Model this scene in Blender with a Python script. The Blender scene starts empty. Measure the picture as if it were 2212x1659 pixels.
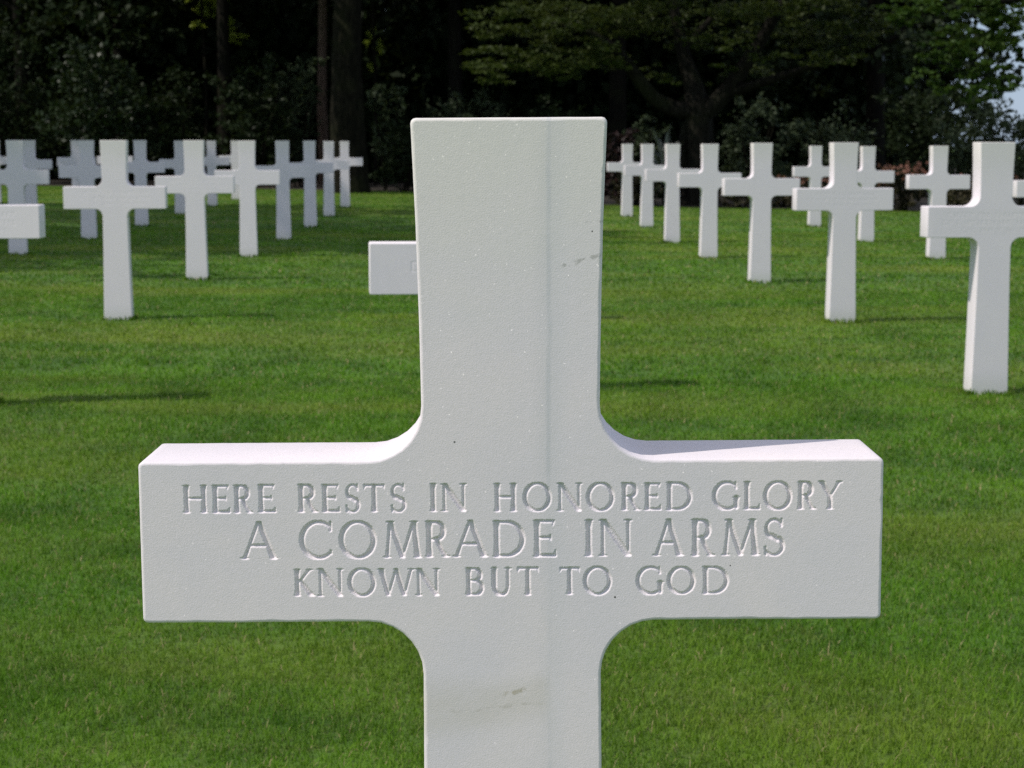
import bpy, bmesh, math, random
import numpy as np
from mathutils import Vector, Matrix

R = math.radians
scene = bpy.context.scene
col = scene.collection

# ------------------------------------------------------------------ camera, sky, sun, exposure
cam_d = bpy.data.cameras.new('camera')
cam = bpy.data.objects.new('camera', cam_d)
col.objects.link(cam)
cam.location = (0, -1.4, 1.02)
cam.rotation_euler = (R(90 - 7.456), 0, 0)
cam_d.sensor_width = 36
cam_d.lens = 4000 / 2212 * 36
cam_d.clip_start = 0.05
cam_d.clip_end = 3000
cam_d.dof.use_dof = True
cam_d.dof.focus_distance = 1.41
cam_d.dof.aperture_fstop = 26
scene.camera = cam

SUN_EL, SUN_AZ = 50.5, 23.5            # light travels towards +x, turned SUN_AZ away from the viewer
az, el = R(SUN_AZ), R(SUN_EL)
to_sun = Vector((-math.cos(az) * math.cos(el), -math.sin(az) * math.cos(el), math.sin(el)))
world = bpy.data.worlds.new('World')
scene.world = world
world.use_nodes = True
wn = world.node_tree
bg = wn.nodes['Background']
sky = wn.nodes.new('ShaderNodeTexSky')
sky.sky_type = 'NISHITA'
sky.sun_disc = False
sky.sun_elevation = el
sky.sun_rotation = math.atan2(to_sun.x, to_sun.y)
sky.air_density = 1.0
sky.dust_density = 0.6
# a bank of grey-blue cloud low over the horizon
_tc = wn.nodes.new('ShaderNodeTexCoord')
_sp = wn.nodes.new('ShaderNodeSeparateXYZ'); wn.links.new(_tc.outputs['Generated'], _sp.inputs[0])
_nz = wn.nodes.new('ShaderNodeTexNoise'); _nz.inputs['Scale'].default_value = 4.0; _nz.inputs['Detail'].default_value = 6.0
wn.links.new(_tc.outputs['Generated'], _nz.inputs['Vector'])
_ma = wn.nodes.new('ShaderNodeMath'); _ma.operation = 'MULTIPLY_ADD'; _ma.inputs[1].default_value = 0.35
wn.links.new(_nz.outputs[0], _ma.inputs[0]); wn.links.new(_sp.outputs[2], _ma.inputs[2])
_mr = wn.nodes.new('ShaderNodeMapRange'); _mr.interpolation_type = 'SMOOTHSTEP'
wn.links.new(_ma.outputs[0], _mr.inputs[0]); _mr.inputs[1].default_value = 0.42; _mr.inputs[2].default_value = 0.62; _mr.inputs[3].default_value = 0.85; _mr.inputs[4].default_value = 0.0
_mx = wn.nodes.new('ShaderNodeMix'); _mx.data_type = 'RGBA'
_cc = wn.nodes.new('ShaderNodeMix'); _cc.data_type = 'RGBA'
_cr = wn.nodes.new('ShaderNodeMapRange'); wn.links.new(_nz.outputs[0], _cr.inputs[0]); _cr.inputs[1].default_value = 0.4; _cr.inputs[2].default_value = 0.65
wn.links.new(_cr.outputs[0], _cc.inputs[0]); _cc.inputs[6].default_value = (1.7, 2.4, 3.5, 1); _cc.inputs[7].default_value = (2.9, 3.5, 4.3, 1)
# warm cloud added over the unseen sky to make its fill light less blue
_n2 = wn.nodes.new('ShaderNodeTexNoise'); _n2.inputs['Scale'].default_value = 2.2; _n2.inputs['Detail'].default_value = 7.0
wn.links.new(_tc.outputs['Generated'], _n2.inputs['Vector'])
_c2 = wn.nodes.new('ShaderNodeMapRange'); wn.links.new(_n2.outputs[0], _c2.inputs[0]); _c2.inputs[1].default_value = 0.38; _c2.inputs[2].default_value = 0.62; _c2.inputs[4].default_value = 0.85
_m2 = wn.nodes.new('ShaderNodeMix'); _m2.data_type = 'RGBA'; wn.links.new(_c2.outputs[0], _m2.inputs[0])
wn.links.new(sky.outputs[0], _m2.inputs[6]); _m2.inputs[7].default_value = (3.9, 3.65, 3.3, 1)
wn.links.new(_mr.outputs[0], _mx.inputs[0]); wn.links.new(_m2.outputs[2], _mx.inputs[6]); wn.links.new(_cc.outputs[2], _mx.inputs[7])
wn.links.new(_mx.outputs[2], bg.inputs[0])
bg.inputs[1].default_value = 0.16
sun_d = bpy.data.lights.new('sun', 'SUN')
sun_d.energy = 3.05
sun_d.angle = R(0.53)
sun_d.color = (1.0, 0.93, 0.85)
sun = bpy.data.objects.new('sun', sun_d)
col.objects.link(sun)
sun.rotation_euler = to_sun.to_track_quat('Z', 'Y').to_euler()
sun.location = (-20, -8, 30)

scene.view_settings.view_transform = 'Standard'
scene.view_settings.look = 'None'
scene.view_settings.exposure = 0.12
scene.view_settings.gamma = 1.0
scene.cycles.use_denoising = False
scene.cycles.max_bounces = 6
scene.cycles.transparent_max_bounces = 4

rng = np.random.default_rng(7)


def ground_z(x, y):
    return 0.0042 - 0.0068 * x - 0.00135 * y


# ------------------------------------------------------------------ helpers
def tag(o, label=None, cat=None, group=None, kind=None):
    if label: o['label'] = label
    if cat: o['category'] = cat
    if group: o['group'] = group
    if kind: o['kind'] = kind
    return o


def np_mesh(name, V, F, attr=None, smooth=False):
    """V (n,3), F: list of int arrays (m,k) with any k."""
    me = bpy.data.meshes.new(name)
    V = np.asarray(V, np.float32)
    me.vertices.add(len(V))
    me.vertices.foreach_set('co', V.ravel())
    tot = np.concatenate([np.full(len(f), f.shape[1], np.int32) for f in F])
    loops = np.concatenate([f.ravel() for f in F]).astype(np.int32)
    me.loops.add(len(loops))
    me.loops.foreach_set('vertex_index', loops)
    me.polygons.add(len(tot))
    start = np.concatenate([[0], np.cumsum(tot)[:-1]]).astype(np.int32)
    me.polygons.foreach_set('loop_start', start)
    if smooth:
        me.polygons.foreach_set('use_smooth', np.ones(len(tot), bool))
    me.update(calc_edges=True)
    if attr is not None:
        a = me.attributes.new('tint', 'FLOAT', 'POINT')
        a.data.foreach_set('value', np.asarray(attr, np.float32))
    return me


def link(name, me, mat=None, parent=None, loc=None):
    o = bpy.data.objects.new(name, me)
    col.objects.link(o)
    if mat is not None and me is not None and not me.materials:
        me.materials.append(mat)
    if parent is not None: o.parent = parent
    if loc is not None: o.location = loc
    return o


def empty(name, loc):
    o = bpy.data.objects.new(name, None)
    o.empty_display_size = 0.2
    col.objects.link(o)
    o.location = loc
    return o


# ------------------------------------------------------------------ materials
class NT:
    def __init__(self, name):
        self.m = bpy.data.materials.new(name)
        self.m.use_nodes = True
        self.t = self.m.node_tree
        self.b = self.t.nodes['Principled BSDF']
        self.out = self.t.nodes['Material Output']

    def n(self, kind, **kw):
        nd = self.t.nodes.new(kind)
        for k, v in kw.items():
            setattr(nd, k, v)
        return nd

    def l(self, a, b):
        self.t.links.new(a, b)

    def val(self, x, sock):
        if hasattr(x, 'is_output') or isinstance(x, bpy.types.NodeSocket):
            self.l(x, sock)
        else:
            sock.default_value = x

    def math(self, op, a, b=0.0, c=0.0, clamp=False):
        nd = self.n('ShaderNodeMath', operation=op, use_clamp=clamp)
        for i, v in enumerate((a, b, c)):
            self.val(v, nd.inputs[i])
        return nd.outputs[0]

    def noise(self, vec, scale, detail=3.0, rough=0.5, dist=0.0):
        nd = self.n('ShaderNodeTexNoise')
        self.l(vec, nd.inputs['Vector'])
        nd.inputs['Scale'].default_value = scale
        nd.inputs['Detail'].default_value = detail
        nd.inputs['Roughness'].default_value = rough
        nd.inputs['Distortion'].default_value = dist
        return nd

    def mix(self, fac, a, b, mode='MIX'):
        nd = self.n('ShaderNodeMix', data_type='RGBA', blend_type=mode)
        self.val(fac, nd.inputs[0])
        for v, s in ((a, nd.inputs[6]), (b, nd.inputs[7])):
            if isinstance(v, tuple):
                s.default_value = (*v, 1)
            else:
                self.l(v, s)
        return nd.outputs[2]

    def sm(self, x, lo, hi):
        nd = self.n('ShaderNodeMapRange', interpolation_type='SMOOTHSTEP')
        self.val(x, nd.inputs[0])
        nd.inputs[1].default_value = lo
        nd.inputs[2].default_value = hi
        return nd.outputs[0]


def marble(name, main=False):
    N = NT(name)
    tc = N.n('ShaderNodeTexCoord')
    obj = tc.outputs['Object']
    if not main:
        oi = N.n('ShaderNodeObjectInfo')
        add = N.n('ShaderNodeVectorMath', operation='ADD')
        mul = N.math('MULTIPLY', oi.outputs['Random'], 37.0)
        N.l(obj, add.inputs[0]); N.l(mul, add.inputs[1])
        vec = add.outputs[0]
    else:
        vec = obj
    big = N.noise(vec, 7.0, 4, 0.55, 0.6)
    c = N.mix(N.sm(big.outputs[0], 0.32, 0.70), (0.80, 0.745, 0.80), (0.86, 0.785, 0.815)) if main else N.mix(N.sm(big.outputs[0], 0.32, 0.70), (0.87, 0.81, 0.865), (0.895, 0.83, 0.87))
    # grey clouds in the stone
    st = N.n('ShaderNodeMapping'); N.l(vec, st.inputs[0]); st.inputs['Scale'].default_value = (9, 9, 2.2)
    cl = N.noise(st.outputs[0], 1.0, 5, 0.6, 1.2)
    c = N.mix(N.math('MULTIPLY', N.sm(cl.outputs[0], 0.56, 0.75), 0.5 if main else 0.25), c, (0.70, 0.655, 0.70))
    sep = N.n('ShaderNodeSeparateXYZ'); N.l(obj, sep.inputs[0])
    X, Y, Z = sep.outputs
    # the weathered head of the cross, a faint ochre tone
    wn_ = N.noise(vec, 18.0, 4, 0.6)
    w = N.math('MULTIPLY', N.sm(N.math('ADD', Z, N.math('MULTIPLY', wn_.outputs[0], 0.12)), 0.88, 1.10), 0.75)
    c = N.mix(w, c, (0.77, 0.745, 0.69))
    if main:
        def band(cx, half, soft, coord=X, wob=0.012, sc=9.0):
            nz = N.noise(obj, sc, 3, 0.5)
            d = N.math('ABSOLUTE', N.math('SUBTRACT', N.math('ADD', coord, N.math('MULTIPLY', N.math('SUBTRACT', nz.outputs[0], 0.5), wob)), cx))
            return N.math('SUBTRACT', 1.0, N.sm(d, half, half + soft))
        vn = N.noise(obj, 11.0, 3, 0.6)
        vb = N.sm(vn.outputs[0], 0.36, 0.60)
        vein = N.math('MULTIPLY', band(0.0295, 0.0004, 0.0024, X, 0.016, 6.0), N.math('MULTIPLY_ADD', vb, 0.36, 0.10))
        c = N.mix(vein, c, (0.50, 0.52, 0.57))
        blue = N.math('MULTIPLY', band(0.035, 0.002, 0.012, X, 0.024, 6.0), 0.15)
        c = N.mix(blue, c, (0.64, 0.66, 0.73))
        grey = N.math('MULTIPLY', band(0.0285, 0.002, 0.012, X, 0.016, 6.0), N.math('MULTIPLY_ADD', vb, 0.11, 0.06))
        c = N.mix(grey, c, (0.56, 0.56, 0.58))
        # ochre stain low on the shaft, in the stone left of the vein
        zz = N.math('SUBTRACT', Z, N.math('MULTIPLY', X, 0.12))
        sb = N.math('MULTIPLY', band(0.573, 0.004, 0.026, zz, 0.03, 14.0), N.math('SUBTRACT', 1.0, N.sm(X, 0.021, 0.035)))
        sn = N.noise(obj, 60, 4, 0.6)
        c = N.mix(N.math('MULTIPLY', sb, N.math('MULTIPLY_ADD', sn.outputs[0], 0.40, 0.14)), c, (0.60, 0.55, 0.46))
        # thin dark seams
        def seam(a, b_, z0, slope, half, strength, colr):
            zl = N.math('SUBTRACT', Z, N.math('MULTIPLY_ADD', X, slope, z0))
            nz = N.noise(obj, 90, 3, 0.6)
            d = N.math('ABSOLUTE', N.math('ADD', zl, N.math('MULTIPLY', N.math('SUBTRACT', nz.outputs[0], 0.5), 0.012)))
            m = N.math('SUBTRACT', 1.0, N.sm(d, half * 0.3, half))
            win = N.math('MULTIPLY', N.sm(X, a, a + 0.006), N.math('SUBTRACT', 1.0, N.sm(X, b_ - 0.006, b_)))
            br = N.noise(obj, 140, 2, 0.6)
            return N.math('MULTIPLY', N.math('MULTIPLY', m, win), N.math('MULTIPLY', N.sm(br.outputs[0], 0.42, 0.62), strength)), colr
        for args in ((0.028, 0.072, 0.9015, 0.27, 0.0022, 0.75, (0.40, 0.39, 0.37)),
                     (0.056, 0.075, 0.9425, 0.05, 0.0012, 0.9, (0.35, 0.34, 0.33)),
                     (-0.010, 0.014, 0.5798, 0.25, 0.0022, 0.8, (0.42, 0.37, 0.26)),
                     (-0.050, 0.026, 0.569, 0.10, 0.0015, 0.4, (0.45, 0.42, 0.36))):
            m, colr = seam(*args)
            c = N.mix(m, c, colr)
        for (dx, dz, r) in ((-0.043, 0.7777, 0.0010), (0.080, 0.6553, 0.0010), (0.169, 0.6797, 0.0007), (0.0625, 0.938, 0.0008)):
            d = N.math('SQRT', N.math('ADD', N.math('POWER', N.math('SUBTRACT', X, dx), 2.0), N.math('POWER', N.math('SUBTRACT', Z, dz), 2.0)))
            c = N.mix(N.math('SUBTRACT', 1.0, N.sm(d, r * 0.6, r)), c, (0.03, 0.03, 0.03))
    else:
        c = N.mix(N.math('MULTIPLY', oi.outputs['Random'], 0.15), c, (0.66, 0.65, 0.64))
        # green tinge of the splash zone at the foot
        c = N.mix(N.math('MULTIPLY', N.math('SUBTRACT', 1.0, N.sm(Z, 0.0, 0.10)), 0.35), c, (0.50, 0.55, 0.42))
    # sugary grain: crystals a little lighter and darker
    gr = N.n('ShaderNodeTexVoronoi'); N.l(vec, gr.inputs['Vector']); gr.inputs['Scale'].default_value = 1000.0
    gs = N.n('ShaderNodeSeparateColor'); N.l(gr.outputs['Color'], gs.inputs[0])
    c = N.mix(N.math('MULTIPLY', gs.outputs[0], 0.26), c, (0.62, 0.60, 0.60))
    N.l(c, N.b.inputs['Base Color'])
    N.b.inputs['Specular IOR Level'].default_value = 0.35
    N.b.inputs['Subsurface Weight'].default_value = 0.0
    N.b.inputs['Subsurface Radius'].default_value = (1.0, 0.72, 0.5)
    N.b.inputs['Subsurface Scale'].default_value = 0.0035
    rough = 0.65
    N.b.inputs['Roughness'].default_value = rough
    # each crystal is tilted a little, the odd one catches the sun
    fine = N.noise(vec, 900.0, 2, 0.6)
    mid = N.noise(vec, 160.0, 3, 0.6)
    h = N.math('ADD', N.math('MULTIPLY', fine.outputs[0], 0.00032), N.math('MULTIPLY', mid.outputs[0], 0.0002))
    bump = N.n('ShaderNodeBump'); bump.inputs['Strength'].default_value = 0.55; bump.inputs['Distance'].default_value = 1.0
    N.l(h, bump.inputs['Height'])
    cen = N.n('ShaderNodeVectorMath', operation='SUBTRACT'); N.l(gr.outputs['Color'], cen.inputs[0]); cen.inputs[1].default_value = (0.5, 0.5, 0.5)
    sc = N.n('ShaderNodeVectorMath', operation='SCALE'); N.l(cen.outputs[0], sc.inputs[0])
    sc.inputs['Scale'].default_value = 0.9
    ad = N.n('ShaderNodeVectorMath', operation='ADD'); N.l(bump.outputs[0], N.b.inputs['Normal']); N.l(bump.outputs[0], ad.inputs[0]); N.l(sc.outputs[0], ad.inputs[1])
    nm = N.n('ShaderNodeVectorMath', operation='NORMALIZE'); N.l(ad.outputs[0], nm.inputs[0])
    N.l(nm.outputs[0], N.b.inputs['Coat Normal'])
    N.l(N.math('MULTIPLY', N.sm(gs.outputs[1], 0.92, 0.95), 0.2), N.b.inputs['Coat Weight'])
    N.b.inputs['Coat Roughness'].default_value = 0.22
    return N.m


def foliage(name, ca, cb, rough=0.45, spec=0.35, trans=0.25):
    N = NT(name)
    at = N.n('ShaderNodeAttribute', attribute_name='tint')
    geo = N.n('ShaderNodeNewGeometry')
    nz = N.noise(geo.outputs['Position'], 1.3, 2)
    f = N.math('ADD', N.math('MULTIPLY', at.outputs['Fac'], 0.65), N.math('MULTIPLY', N.sm(nz.outputs[0], 0.3, 0.7), 0.35))
    c = N.mix(f, ca, cb)
    N.l(c, N.b.inputs['Base Color'])
    N.b.inputs['Roughness'].default_value = rough
    N.b.inputs['Specular IOR Level'].default_value = spec
    tr = N.n('ShaderNodeBsdfTranslucent')
    N.l(N.mix(0.35, c, (0.10, 0.13, 0.01)), tr.inputs[0])
    ms = N.n('ShaderNodeMixShader'); ms.inputs[0].default_value = trans
    N.l(N.b.outputs[0], ms.inputs[1]); N.l(tr.outputs[0], ms.inputs[2])
    N.l(ms.outputs[0], N.out.inputs[0])
    return N.m


def bark(name, ca, cb, scale=6.0):
    N = NT(name)
    tc = N.n('ShaderNodeTexCoord')
    mp = N.n('ShaderNodeMapping'); N.l(tc.outputs['Object'], mp.inputs[0]); mp.inputs['Scale'].default_value = (scale, scale, scale * 0.22)
    nz = N.noise(mp.outputs[0], 3.0, 5, 0.65, 0.8)
    n2 = N.noise(tc.outputs['Object'], 1.6, 3)
    c = N.mix(N.sm(nz.outputs[0], 0.35, 0.65), ca, cb)
    c = N.mix(N.math('MULTIPLY', N.sm(n2.outputs[0], 0.5, 0.7), 0.35), c, (0.024, 0.030, 0.010))
    N.l(c, N.b.inputs['Base Color'])
    N.b.inputs['Roughness'].default_value = 0.9
    N.b.inputs['Specular IOR Level'].default_value = 0.08
    bp = N.n('ShaderNodeBump'); bp.inputs['Strength'].default_value = 0.8; bp.inputs['Distance'].default_value = 0.05
    N.l(nz.outputs[0], bp.inputs['Height']); N.l(bp.outputs[0], N.b.inputs['Normal'])
    return N.m


def plain(name, ca, cb, scale=20.0, rough=0.85):
    N = NT(name)
    tc = N.n('ShaderNodeTexCoord')
    nz = N.noise(tc.outputs['Object'], scale, 4, 0.6)
    N.l(N.mix(N.sm(nz.outputs[0], 0.3, 0.7), ca, cb), N.b.inputs['Base Color'])
    N.b.inputs['Roughness'].default_value = rough
    return N.m


def turf_colour(N, with_tint):
    geo = N.n('ShaderNodeNewGeometry')
    P = geo.outputs['Position']
    mp = N.n('ShaderNodeMapping'); N.l(P, mp.inputs[0]); mp.inputs['Scale'].default_value = (0.35, 1.1, 1.0)
    n1 = N.noise(mp.outputs[0], 0.75, 4, 0.6)
    n2 = N.noise(P, 2.6, 5, 0.65)
    n3 = N.noise(P, 14.0, 3, 0.6)
    dark, mid_, yel = (0.044, 0.140, 0.004), (0.120, 0.285, 0.009), (0.245, 0.325, 0.036)
    c = N.mix(N.sm(n2.outputs[0], 0.34, 0.60), dark, mid_)
    c = N.mix(N.math('MULTIPLY', N.sm(n1.outputs[0], 0.42, 0.66), 0.75), c, yel)
    c = N.mix(N.math('MULTIPLY', N.sm(n3.outputs[0], 0.55, 0.75), 0.5), c, (0.23, 0.225, 0.07))
    # broad mowing swathes run away from the viewer
    sp = N.n('ShaderNodeSeparateXYZ'); N.l(P, sp.inputs[0])
    sw = N.math('SINE', N.math('MULTIPLY_ADD', sp.outputs[1], 2.4, N.math('MULTIPLY', n1.outputs[0], 5.0)))
    c = N.mix(N.math('MULTIPLY', N.sm(sw, -0.4, 0.9), 0.20), c, dark)
    s2 = N.math('SINE', N.math('MULTIPLY_ADD', sp.outputs[0], 5.6, N.math('MULTIPLY_ADD', sp.outputs[1], 0.12, N.math('MULTIPLY', n1.outputs[0], 2.0))))
    c = N.mix(N.math('MULTIPLY', N.sm(s2, -0.3, 0.6), 0.24), c, dark)
    if with_tint:
        at = N.n('ShaderNodeAttribute', attribute_name='tint')
        c = N.mix(N.math('MULTIPLY', N.sm(at.outputs['Fac'], 0.35, 0.0), 0.42), c, (0.050, 0.150, 0.012))
        c = N.mix(N.math('MULTIPLY', N.sm(at.outputs['Fac'], 0.62, 0.92), 0.45), c, (0.26, 0.36, 0.075))
        c = N.mix(N.sm(at.outputs['Fac'], 0.955, 0.965), c, (0.42, 0.36, 0.18))
    return c


def grass_mat():
    N = NT('grass_blade')
    c = turf_colour(N, True)
    N.l(c, N.b.inputs['Base Color'])
    N.b.inputs['Roughness'].default_value = 0.55
    N.b.inputs['Specular IOR Level'].default_value = 0.12
    tr = N.n('ShaderNodeBsdfTranslucent'); N.l(N.mix(0.3, c, (0.10, 0.20, 0.01)), tr.inputs[0])
    ms = N.n('ShaderNodeMixShader'); ms.inputs[0].default_value = 0.40
    N.l(N.b.outputs[0], ms.inputs[1]); N.l(tr.outputs[0], ms.inputs[2])
    N.l(ms.outputs[0], N.out.inputs[0])
    return N.m


def lawn_mat():
    N = NT('lawn_turf')
    c = turf_colour(N, False)
    geo = N.n('ShaderNodeNewGeometry')
    t = N.noise(geo.outputs['Position'], 60.0, 3, 0.7)
    c = N.mix(N.math('MULTIPLY', N.sm(t.outputs[0], 0.45, 0.65), 0.5), c, (0.05, 0.05, 0.02))
    N.l(N.mix(0.45, c, (0.03, 0.06, 0.010)), N.b.inputs['Base Color'])
    N.b.inputs['Roughness'].default_value = 0.9
    return N.m


M_MAIN = marble('marble_veined', True)
M_MARB = marble('marble_white', False)
M_GRASS = grass_mat()
M_LAWN = lawn_mat()
M_SOIL = plain('leaf_litter', (0.014, 0.011, 0.008), (0.035, 0.026, 0.017), 9.0)
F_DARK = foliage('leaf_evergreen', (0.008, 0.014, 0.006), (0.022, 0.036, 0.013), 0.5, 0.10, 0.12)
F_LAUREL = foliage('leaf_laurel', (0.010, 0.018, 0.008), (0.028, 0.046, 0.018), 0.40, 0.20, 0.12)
F_GREY = foliage('leaf_grey_green', (0.028, 0.044, 0.022), (0.058, 0.080, 0.040), 0.55, 0.2, 0.2)
F_YEL = foliage('leaf_yellow_green', (0.024, 0.038, 0.009), (0.056, 0.076, 0.016), 0.55, 0.2, 0.25)
F_LIME_SUN = foliage('leaf_lime_painted_sun', (0.24, 0.31, 0.035), (0.36, 0.42, 0.06), 0.5, 0.3, 0.45)  # leaf colour raised so shaded leaves look sunlit
F_BRIGHT = foliage('leaf_bright', (0.024, 0.056, 0.009), (0.052, 0.096, 0.016), 0.55, 0.15, 0.28)
F_RED = foliage('leaf_copper', (0.016, 0.008, 0.008), (0.040, 0.016, 0.016), 0.45, 0.35, 0.1)
F_SILV = foliage('leaf_silver', (0.14, 0.16, 0.14), (0.24, 0.26, 0.23), 0.6, 0.3, 0.1)
F_BROWN = foliage('leaf_brown_green', (0.035, 0.032, 0.018), (0.075, 0.062, 0.032), 0.6, 0.25, 0.15)
F_PETAL = foliage('petal_pink', (0.26, 0.11, 0.09), (0.38, 0.20, 0.15), 0.6, 0.2, 0.3)
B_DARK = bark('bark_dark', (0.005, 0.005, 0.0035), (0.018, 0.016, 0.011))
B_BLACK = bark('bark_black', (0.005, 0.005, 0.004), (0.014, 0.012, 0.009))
B_PINE = bark('bark_pine', (0.075, 0.050, 0.040), (0.15, 0.105, 0.082))
B_GREY = bark('bark_grey', (0.008, 0.007, 0.006), (0.021, 0.019, 0.015))

# ------------------------------------------------------------------ ground
def sheet(name, quads, mat, dz=0.0, div=1):
    V, F = [], []
    for q in quads:
        i = len(V)
        for (x, y) in q:
            V.append((x, y, ground_z(x, y) + dz))
        F.append(tuple(range(i, i + len(q))))
    me = bpy.data.meshes.new(name)
    me.from_pydata(V, [], F)
    return tag(link(name, me, mat), kind='structure')


sheet('lawn', [[(-600, -300), (600, -300), (600, 900), (-600, 900)]], M_LAWN)
EDGE = [(-60, 47), (-14, 42.0), (-6, 39.5), (-1.2, 37.5), (0.8, 30.6), (3.0, 29.2), (6.0, 28.2), (11, 27.6), (60, 24)]   # where the mown grass ends
sheet('woodland_floor', [EDGE + [(60, 140), (-60, 140)]], M_SOIL, 0.004)


def edge_y(x):
    return np.interp(x, [e[0] for e in EDGE], [e[1] for e in EDGE])


# ------------------------------------------------------------------ the mown grass
def grow_grass():
    Vs, Fs, As = [], [], []
    base = 0
    # (near, far, blades per m2, width, height)
    def blades(x, y, w, h, lean_m):
        nonlocal base
        n = len(x)
        z = ground_z(x, y)
        ang = rng.uniform(0, 2 * np.pi, n)
        lean = np.abs(rng.normal(lean_m, 0.34, n)).clip(0.05, 1.4)
        ln = h * rng.uniform(0.5, 1.3, n)
        # tufts stand a little higher
        ln *= 1 + 0.2 * np.sin(x * 5.1 + 2.0 * np.sin(y * 3.3)) * np.sin(y * 4.3 + 1.7 * np.sin(x * 2.9))
        wd = w * rng.uniform(0.6, 1.3, n)
        dx, dy = np.cos(ang), np.sin(ang)
        tw = ang + rng.uniform(0.9, 2.2, n)
        S = np.stack([np.cos(tw) * wd * .5, np.sin(tw) * wd * .5, np.zeros(n)], 1)
        P = np.stack([x, y, z], 1)
        l1, l2 = lean * 0.5, lean * 1.25
        mid_ = P + np.stack([dx * np.sin(l1), dy * np.sin(l1), np.cos(l1)], 1) * (ln * .55)[:, None]
        tip = mid_ + np.stack([dx * np.sin(l2), dy * np.sin(l2), np.cos(l2)], 1) * (ln * .5)[:, None]
        idx = base + np.arange(n) * 5
        Vs.append(np.stack([P - S, P + S, mid_ + S * .8, mid_ - S * .8, tip], 1).reshape(-1, 3))
        Fs.append((np.stack([idx, idx + 1, idx + 2, idx + 3], 1), np.stack([idx + 3, idx + 2, idx + 4], 1)))
        As.append(np.repeat(rng.uniform(0, 1, n), 5))
        base += n * 5
    # (near, far, blades per m2, width, height)
    bands = [(2.2, 3.6, 36000, .0017, .021), (3.6, 5.0, 23000, .0021, .021), (5.0, 8.0, 10500, .0030, .021), (8.0, 13.0, 3800, .0052, .021), (13.0, 22.0, 1150, .0098, .022), (22.0, 42.0, 430, .013, .023)]
    for z0, z1, dens, w, h in bands:
        zz = np.linspace(z0, z1, 9)
        for a, b in zip(zz[:-1], zz[1:]):
            half = 0.29 * b + 0.55
            n = int(dens * (b - a) * 2 * half)
            x = rng.uniform(-half, half, n)
            y = rng.uniform(a, b, n) - 1.4
            ok = y < edge_y(x) + 0.05
            blades(x[ok], y[ok], w, h, 1.0)
    # longer tufts left by the mower at the foot of every cross
    for (cx, zd, *_r) in CR:
        n = int(420 / (1 + zd / 12))
        a = rng.uniform(0, 2 * np.pi, n)
        px = np.clip(np.cos(a) * .14, -.085, .085) + rng.normal(0, .008, n)
        py = np.clip(np.sin(a) * .14, -.052, .052) + rng.normal(0, .008, n)
        c_, s_ = math.cos(R(_r[1])), math.sin(R(_r[1]))
        yy_ = py + TH / 2
        blades(cx + px * c_ - yy_ * s_, zd - 1.4 + px * s_ + yy_ * c_, .0022 + zd * .0005, .027, 0.5)
    V = np.concatenate(Vs)
    Q = np.concatenate([f[0] for f in Fs]); T = np.concatenate([f[1] for f in Fs])
    me = np_mesh('grass', V, [Q, T], np.concatenate(As))
    tag(link('grass', me, M_GRASS), 'short mown green grass of the cemetery lawn', 'grass', kind='stuff')



# ------------------------------------------------------------------ the crosses
H, HALF, TH = 1.0235, 0.2862, 0.092
ARM = 0.7000                    # height of the middle of the arms
AH = 0.0634                     # half the height of an arm
RECT = (-0.262, 0.262, ARM - 0.052, ARM + 0.052)


def arc(cx, cz, r, a0, a1, n):
    return [(cx + r * math.cos(R(a0 + (a1 - a0) * i / n)), cz + r * math.sin(R(a0 + (a1 - a0) * i / n))) for i in range(n + 1)]


def cross_outline():
    """right half, from the foot up to the head, then mirrored"""
    rc, rf = 0.004, 0.042
    n = 7
    p = [(0.0800, -0.10), (0.0790, 0.0), (0.0735, 0.25), (0.0700, 0.46)]
    p += arc(0.0690 + rf, ARM - AH - rf, rf, 180, 90, n)
    p += arc(HALF - rc, ARM - AH + rc, rc, -90, 0, 3)
    p += arc(HALF - rc, ARM + AH - rc, rc, 0, 90, 3)
    p += arc(0.0682 + rf, ARM + AH + rf, rf, 270, 180, n)
    p += [(0.0690, ARM + AH + 0.10), (0.0708, ARM + AH + 0.18)]
    p += arc(0.0738 - rc, H - rc, rc, 0, 90, 3)
    return p + [(-x, z) for x, z in reversed(p)]


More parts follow.
